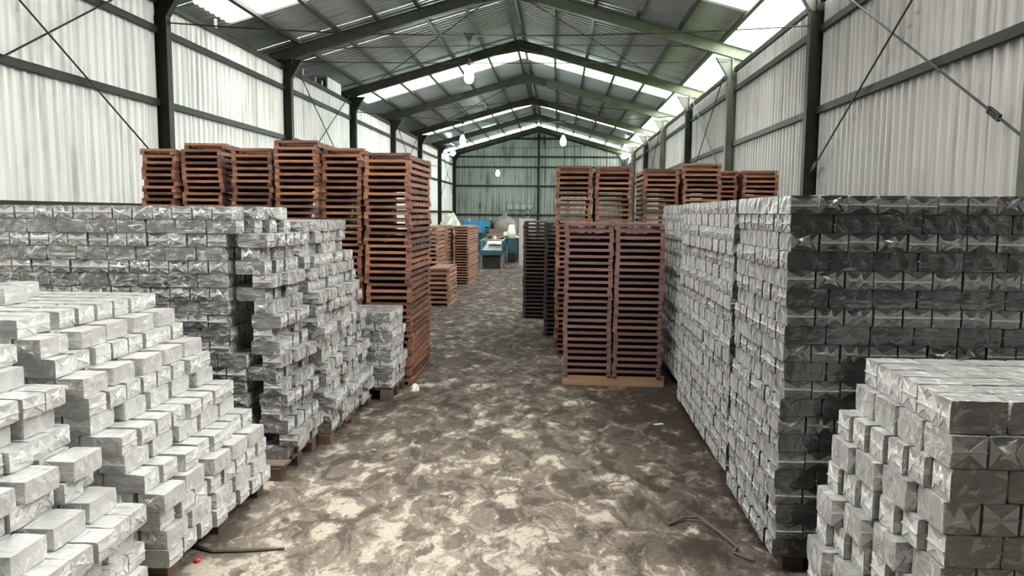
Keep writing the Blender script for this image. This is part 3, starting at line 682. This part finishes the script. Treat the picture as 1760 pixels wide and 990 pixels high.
for p in PAL:
    w, d = p['w'], p['d']
    if p['seen'] >= 2:
        st, sl, ns = pallet_meshes(w, d, p['wood'])
        o = empty('wooden_pallet', p['p'], (0, 0, p['rz']))
        k = p['n'] - p['t']
        tag(o, f'{WN[p["wood"]]} slatted pallet, {"topmost" if k == 1 else ordn(k) + " from top"}, {p["stack"]}', 'pallet', 'pallets of the ' + p['stack'])
        for sx in (-1, 1): put('stringer', st, o, (sx * (w / 2 - 0.022), 0, 0), scale=(1, 1, p['pt'] / PT))
        for i in range(ns): put('slat', sl[rnd.randrange(2) + (2 if 0 < i < ns - 1 else 0)], o, (0, -d / 2 + d * (i + 0.5) / ns + (-0.5 + i / (ns - 1)) * d * 0.33 / ns, 0), scale=(1, 1, p['pt'] / PT))
    else:
        mb = pv[p['wood']]; cr, sr = math.cos(p['rz']), math.sin(p['rz'])
        def bx(x0, x1, y0, y1, z0, z1):
            pts = [(x, y, z) for z in (z0, z1) for x, y in ((x0, y0), (x1, y0), (x1, y1), (x0, y1))]
            mb.add([(p['p'][0] + x * cr - y * sr, p['p'][1] + x * sr + y * cr, p['p'][2] + z) for x, y, z in pts], BOXF)
        for sx in (-1, 1): bx(sx * (w / 2 - 0.03) - .024, sx * (w / 2 - 0.03) + .024, -d / 2, d / 2, 0, .036)
        for i in range(NS): yc = -d / 2 + d * (i + .5) / NS; bx(-w / 2, w / 2, yc - d / NS * .33, yc + d / NS * .33, .0362, .0625)
jm = MB()
for i, k in enumerate(pv): jm.add(pv[k].v, pv[k].f, i)
tag(put('wooden_pallet_mass', jm.mesh('wooden_pallet_mass', *pv.keys())), 'hidden lower pallets inside the stacks', 'pallets', kind='stuff')

# pale timber bearers under the purple-brown stack
for dy, w in ((0.0, 'front'), (0.5, 'middle'), (0.9, 'back')):
    o = put('timber_bearer', MB().box(-0.5, 0.5, -0.045, 0.045, 0.0, 0.0985).mesh('timber_bearer', 'wood_raw'), None, (0.555, 7.36 + dy, 0), (0, 0, R(-1.2)))
    tag(o, f'{w} raw timber bearer lying under the purple-brown pallets', 'timber', 'bearers under the purple-brown pallets')

# base pallets below the wrapped bundles
for (xa, xb, y0, y1, z, lb) in BASES:
    x0, x1 = min(xa, xb), max(xa, xb)
    o = empty('base_pallet', ((x0 + x1) / 2, (y0 + y1) / 2, 0)); tag(o, 'low wooden base pallet ' + lb, 'pallet', 'base pallets')
    hx, hy = (x1 - x0) / 2, (y1 - y0) / 2
    nb = max(4, int(2 * hy / 0.16))
    for i in range(nb):
        yc = -hy + 2 * hy * (i + .5) / nb
        put('deck_board', MB().box(-hx + rnd.uniform(-.01, .01), hx + rnd.uniform(-.015, .01), yc - hy / nb * .8, yc + hy / nb * .8, z - .0185, z - .0005).mesh('deck_board', 'wood_base'), o)
    nk = max(2, int(2 * hy / 0.42)) + 1
    for i in range(nk):
        yc = -hy + 0.05 + (2 * hy - 0.1) * i / (nk - 1)
        for x in (-hx + 0.06, 0, hx - 0.06):
            put('block', MB().box(x - .05, x + .05, yc - .045, yc + .045, 0, z - .019).mesh('block', 'wood_base'), o)

# ---------------------------------------------------------------- far machinery
def thing(name, loc, label, cat, group=None, rot=(0, 0, 0)): return tag(empty(name, loc, rot), label, cat, group)
t = thing('blue_tray_table', (-2.05, 22.6, 0), 'long blue-green tray table with bare tin bed standing in the aisle', 'table', rot=(0, 0, R(2)))
W2 = 0.33
put('tray_bed', MB().hexa([(-W2 + .02, 0.02, .52), (W2 - .02, 0.02, .52), (W2 - .02, 3.3, .74), (-W2 + .02, 3.3, .74), (-W2 + .02, 0.02, .54), (W2 - .02, 0.02, .54), (W2 - .02, 3.3, .76), (-W2 + .02, 3.3, .76)]).mesh('tray_bed', 'tin'), t)
put('front_lip', MB().box(-W2, W2, -.03, 0, .42, .57).mesh('front_lip', 'teal'), t)
for sx in (-1, 1):
    pn = put('side_panel', MB().box(sx * W2 - .015, sx * W2 + .015, 0, 3.3, .42, .84).mesh('side_panel', 'teal'), t)
    for i in range(8): put('rib', MB().box(sx * (W2 + .015) - .02, sx * (W2 + .015) + .02, .1 + i * .42, .15 + i * .42, .44, .82).mesh('rib', 'teal'), pn)
    for i in range(4): put('leg', MB().box(sx * (W2 - .02) - .03, sx * (W2 - .02) + .03, .05 + i, .11 + i, 0, .42).mesh('leg', 'machine_grey'), t)
put('under_box', MB().box(-W2 + .06, W2 - .06, .15, 2.2, .0, .38).mesh('under_box', 'black'), t)
put('clutter_board', MB().box(-.2, .22, 1.5, 2.6, .80, .83).bar((-.28, 1.2, .82), (.25, 2.9, .9), .12, .02).mesh('clutter_board', 'wood_raw'), t)
put('small_tub', MB().lathe([(.04, .83), (.055, .84), (.06, .95), (.05, .955)], 10, at=(.02, 1.7, 0)).mesh('small_tub', 'white_bag'), t)
put('rim', MB().box(-W2 - .03, -W2 + .03, 0, 3.3, .842, .862).box(W2 - .03, W2 + .03, 0, 3.3, .842, .862).mesh('rim', 'teal'), t)
t = thing('blue_machine_frame', (-3.05, 28.0, 0), 'bright blue machine frame with wide panel behind the tan pallets', 'machine')
put('front_panel', MB().box(-.55, .45, -.05, .05, 1.18, 1.42).mesh('front_panel', 'blue'), t)
put('lower_panel', MB().box(-.55, .25, -.03, .03, .95, 1.15).mesh('lower_panel', 'blue'), t)
for x in (-.55, -.38, .2, .45): put('post', MB().box(x - .03, x + .03, -.04, .04, 0, 1.45).mesh('post', 'teal'), t)
put('body', MB().box(-.5, .42, .1, .9, .2, 1.1).mesh('body', 'teal'), t)
t = thing('dome_machine', (-2.15, 29.5, 0), 'grey dome-topped mixing machine behind the blue tray table', 'machine')
put('hood', MB().lathe([(.46, .95), (.47, 1.12), (.44, 1.28), (.34, 1.46), (.2, 1.56), (.1, 1.6), (.09, 1.68), (.02, 1.69)], 18).mesh('hood', 'machine_grey', smooth=True), t)
put('motor', MB().tube([(-.75, -.1, 1.25), (-.45, -.1, 1.25)], .17, 12).mesh('motor', 'black'), t)
put('drum', MB().lathe([(.4, .45), (.42, .6), (.42, .94)], 16).mesh('drum', 'steel'), t)
for a in range(4): put('leg', MB().box(.36 * math.cos(a * 1.57 + .78) - .05, .36 * math.cos(a * 1.57 + .78) + .05, .36 * math.sin(a * 1.57 + .78) - .05, .36 * math.sin(a * 1.57 + .78) + .05, 0, .46).mesh('leg', 'machine_grey'), t)
put('chute', MB().hexa([(-.3, -.9, .8), (.35, -.9, .8), (.35, -.3, 1.0), (-.3, -.3, 1.0), (-.3, -.9, .84), (.35, -.9, .84), (.35, -.3, 1.04), (-.3, -.3, 1.04)]).mesh('chute', 'machine_grey'), t)
t = thing('feed_conveyor', (-2.0, 26.4, 0), 'brown cluttered feed bench between the tray table and the dome machine', 'bench')
put('bench_top', MB().box(-.6, .55, 0, 1.4, .86, .93).mesh('bench_top', 'wood_base'), t)
for x in (-.55, .5):
    for y in (.06, 1.34): put('leg', MB().box(x - .04, x + .04, y - .04, y + .04, 0, .86).mesh('leg', 'teal'), t)
put('back_board', MB().box(-.6, .55, 1.35, 1.39, .93, 1.1).mesh('back_board', 'wood_base'), t)
t = thing('white_motor_unit', (-1.63, 25.7, 0), 'white rounded motor unit on a dark blue stand beside the tray table', 'machine')
put('housing', MB().lathe([(.10, .82), (.15, .84), (.15, 1.10), (.11, 1.16), (.11, 1.27), (.05, 1.31), (.02, 1.31)], 12).mesh('housing', 'white_bag', smooth=True), t)
put('terminal_box', MB().box(-.27, -.14, -.07, .07, .92, 1.06).mesh('terminal_box', 'white_bag'), t)
put('stand', MB().box(-.14, .16, -.14, .14, .36, .82).mesh('stand', 'teal'), t)
put('foot_box', MB().box(-.12, .16, -.2, .14, 0, .34).mesh('foot_box', 'black'), t)
put('arm', MB().tube([(.1, 0, .9), (.35, 0, .86), (.45, 0, .7)], .04, 8).mesh('arm', 'white_bag'), t)
t = thing('white_cabinet', (-1.2, 26.3, 0), 'dark cabinet with pale lid between the motor unit and the standing board', 'cabinet')
put('body', MB().box(-.2, .25, 0, .4, 0, .95).mesh('body', 'black'), t); put('lid', MB().box(-.22, .27, -.02, .42, .95, .99).mesh('lid', 'white_bag'), t)
for z in (.3, .62): put('door', MB().box(-.18, .23, -.02, 0, z - .13, z + .13).mesh('door', 'machine_grey'), t)
o = put('standing_board', MB().box(-.02, .5, -.02, .02, 0, 1.52).mesh('standing_board', 'board'), None, (-1.27, 24.2, 0), (R(-2), 0, 0)); tag(o, 'tall pinkish-grey board standing behind the blackened pallet stacks', 'board')
def lump(name, loc, sz, label, cat, m, seed, sub=14):
    r = random.Random(seed); mb = MB(); prof = []
    n, k = sub, 7; vs_ = []
    for i in range(k):
        a = math.pi / 2 * i / (k - 1)
        for j in range(n):
            q = 2 * math.pi * j / n; f = 1 + r.uniform(-.22, .22)
            vs_.append((math.cos(a) * math.cos(q) * sz[0] * f, math.cos(a) * math.sin(q) * sz[1] * f, (math.sin(a) * (1 + r.uniform(-.15, .15))) * sz[2] if i else 0))
    fs_ = [(i * n + j, i * n + (j + 1) % n, (i + 1) * n + (j + 1) % n, (i + 1) * n + j) for i in range(k - 1) for j in range(n)] + [tuple(range(n))[::-1]]
    o = put(name, mb.add(vs_, fs_).mesh(name, m), None, loc); return tag(o, label, cat)
tb = thing('sorting_bench', (-4.6, 30.0, 0), 'low dark bench along the pale wall carrying white plastic bags', 'bench')
put('bench_top', MB().box(-.9, .9, -.5, .5, .84, .9).mesh('bench_top', 'steel'), tb)
for x in (-.85, .85):
    for y in (-.45, .45): put('leg', MB().box(x - .04, x + .04, y - .04, y + .04, 0, .84).mesh('leg', 'steel'), tb)
lump('plastic_bag', (-4.35, 29.9, .9), (.42, .35, .75), 'large crumpled white plastic bag heaped on the sorting bench', 'bag', 'white_bag', 3)
lump('plastic_bag', (-3.6, 29.75, .9), (.22, .22, .5), 'yellowish-white plastic bag beside the large one, nearer the blue frame', 'bag', 'white_bag', 5)
lump('plastic_bag', (-5.15, 29.8, .9), (.25, .25, .22), 'flat scrap of white plastic on the wall end of the sorting bench', 'bag', 'white_bag', 8)
# four plates on the far wall
for i, px_ in enumerate((877, 889, 900, 910.5)):
    x = (px_ - 961) * (YF - .1) / FPX; z = 2.08
    o = thing('sign_plate', (x, YF - .125, z), f'faded {"shield-shaped" if i == 3 else "square"} plate on the gable wall, {("toward the blue frame end of the row", "second in the row", "third in the row", "last in the row by the middle post")[i]}', 'sign', 'plates on the gable wall')
    if i < 3: put('rim', MB().box(-.17, .17, 0, .01, -.17, .17).mesh('rim', 'signrim'), o); put('plate', MB().box(-.15, .15, -.01, .004, -.15, .15).mesh('plate', 'sign'), o)
    else:
        sh = [(-.17, .18), (.17, .18), (.17, -.02), (.1, -.14), (0, -.2), (-.1, -.14), (-.17, -.02)]
        f2 = [(0, 1, 2, 3, 4, 5, 6), tuple(range(13, 6, -1))] + [(a, a + 7, (a + 1) % 7 + 7, (a + 1) % 7) for a in range(7)]
        for nm, k, y_, mm in (('rim', 1, 0, 'signrim'), ('plate', .87, -.008, 'sign')):
            put(nm, MB().add([(a * k, y_, b * k) for a, b in sh] + [(a * k, y_ + .01, b * k) for a, b in sh], f2).mesh(nm, mm), o)
    put('stake', MB().box(-.02, .02, .0, .012, -.75, -.17).mesh('stake', 'signrim'), o)

# ---------------------------------------------------------------- small things on the floor and wall top
o = put('floor_strip', MB().tube([(-1.83, 3.52, .012), (-1.7, 3.47, .010), (-1.55, 3.49, .009), (-1.36, 3.53, .008)], [.011, .012, .01, .006], 6).mesh('floor_strip', 'cloth')); tag(o, 'dark flattened strip of strapping lying beside the stepped pale pile', 'strap')
o = put('bottle_cap', MB().lathe([(.013, 0), (.016, .003), (.016, .012), (.012, .017), (.003, .018)], 12).mesh('bottle_cap', 'red', smooth=True), None, (-1.735, 3.37, .0)); tag(o, 'small red bottle cap on the floor by the dark strip', 'cap')
o = put('torn_strap', MB().tube([(.62, 3.98, .008), (.72, 4.06, .02), (.80, 4.04, .03), (.88, 3.86, .02), (.93, 3.72, .012), (.9, 3.66, .008), (.98, 3.58, .008)], .008, 5).mesh('torn_strap', 'cloth')); tag(o, 'bent dark strap end on the floor before the dark tower', 'strap')
lump('film_scrap', (-1.86, 3.075, 0), (.06, .055, .045), 'crumpled white film scrap on the floor between the two pale piles', 'scrap', 'white_bag', 11)
lump('film_scrap', (-1.36, 6.95, .0), (.045, .07, .06), 'pale scrap of film at the foot of the short grey pile', 'scrap', 'white_bag', 12)
o = put('paper_scrap', MB().hexa([(-.04, -.012, 0), (.04, -.012, 0), (.04, .012, .002), (-.04, .012, 0), (-.04, -.012, .004), (.04, -.012, .004), (.04, .012, .006), (-.04, .012, .004)]).mesh('paper_scrap', 'white_bag'), None, (.83, 5.98, .0), (0, 0, R(20))); tag(o, 'tiny pale paper scrap on the dark floor near the timber bearers', 'scrap')
for i, (y, h) in enumerate(((13.9, .35), (18.6, .32), (19.6, .3), (20.1, .3))):
    o = put('pipe_stub', MB().tube([(0, 0, 0), (0.02 * (i % 2), 0, h)], .03, 8).mesh('pipe_stub', 'porcelain'), None, (WL - .06, y, 4.9)); tag(o, f'pale pipe stub standing above the pale wall top, {ordn(i + 1)} from the near end', 'pipe', 'pipe stubs on the wall top')
o = put('sheet_offcut', corrugated(1.3, .5).mesh('sheet_offcut', 'sheet_left'), None, (WL - .05, 21.9, 4.9), (0, 0, R(-90))); tag(o, 'ribbed sheet offcut poking above the pale wall top', 'sheet')
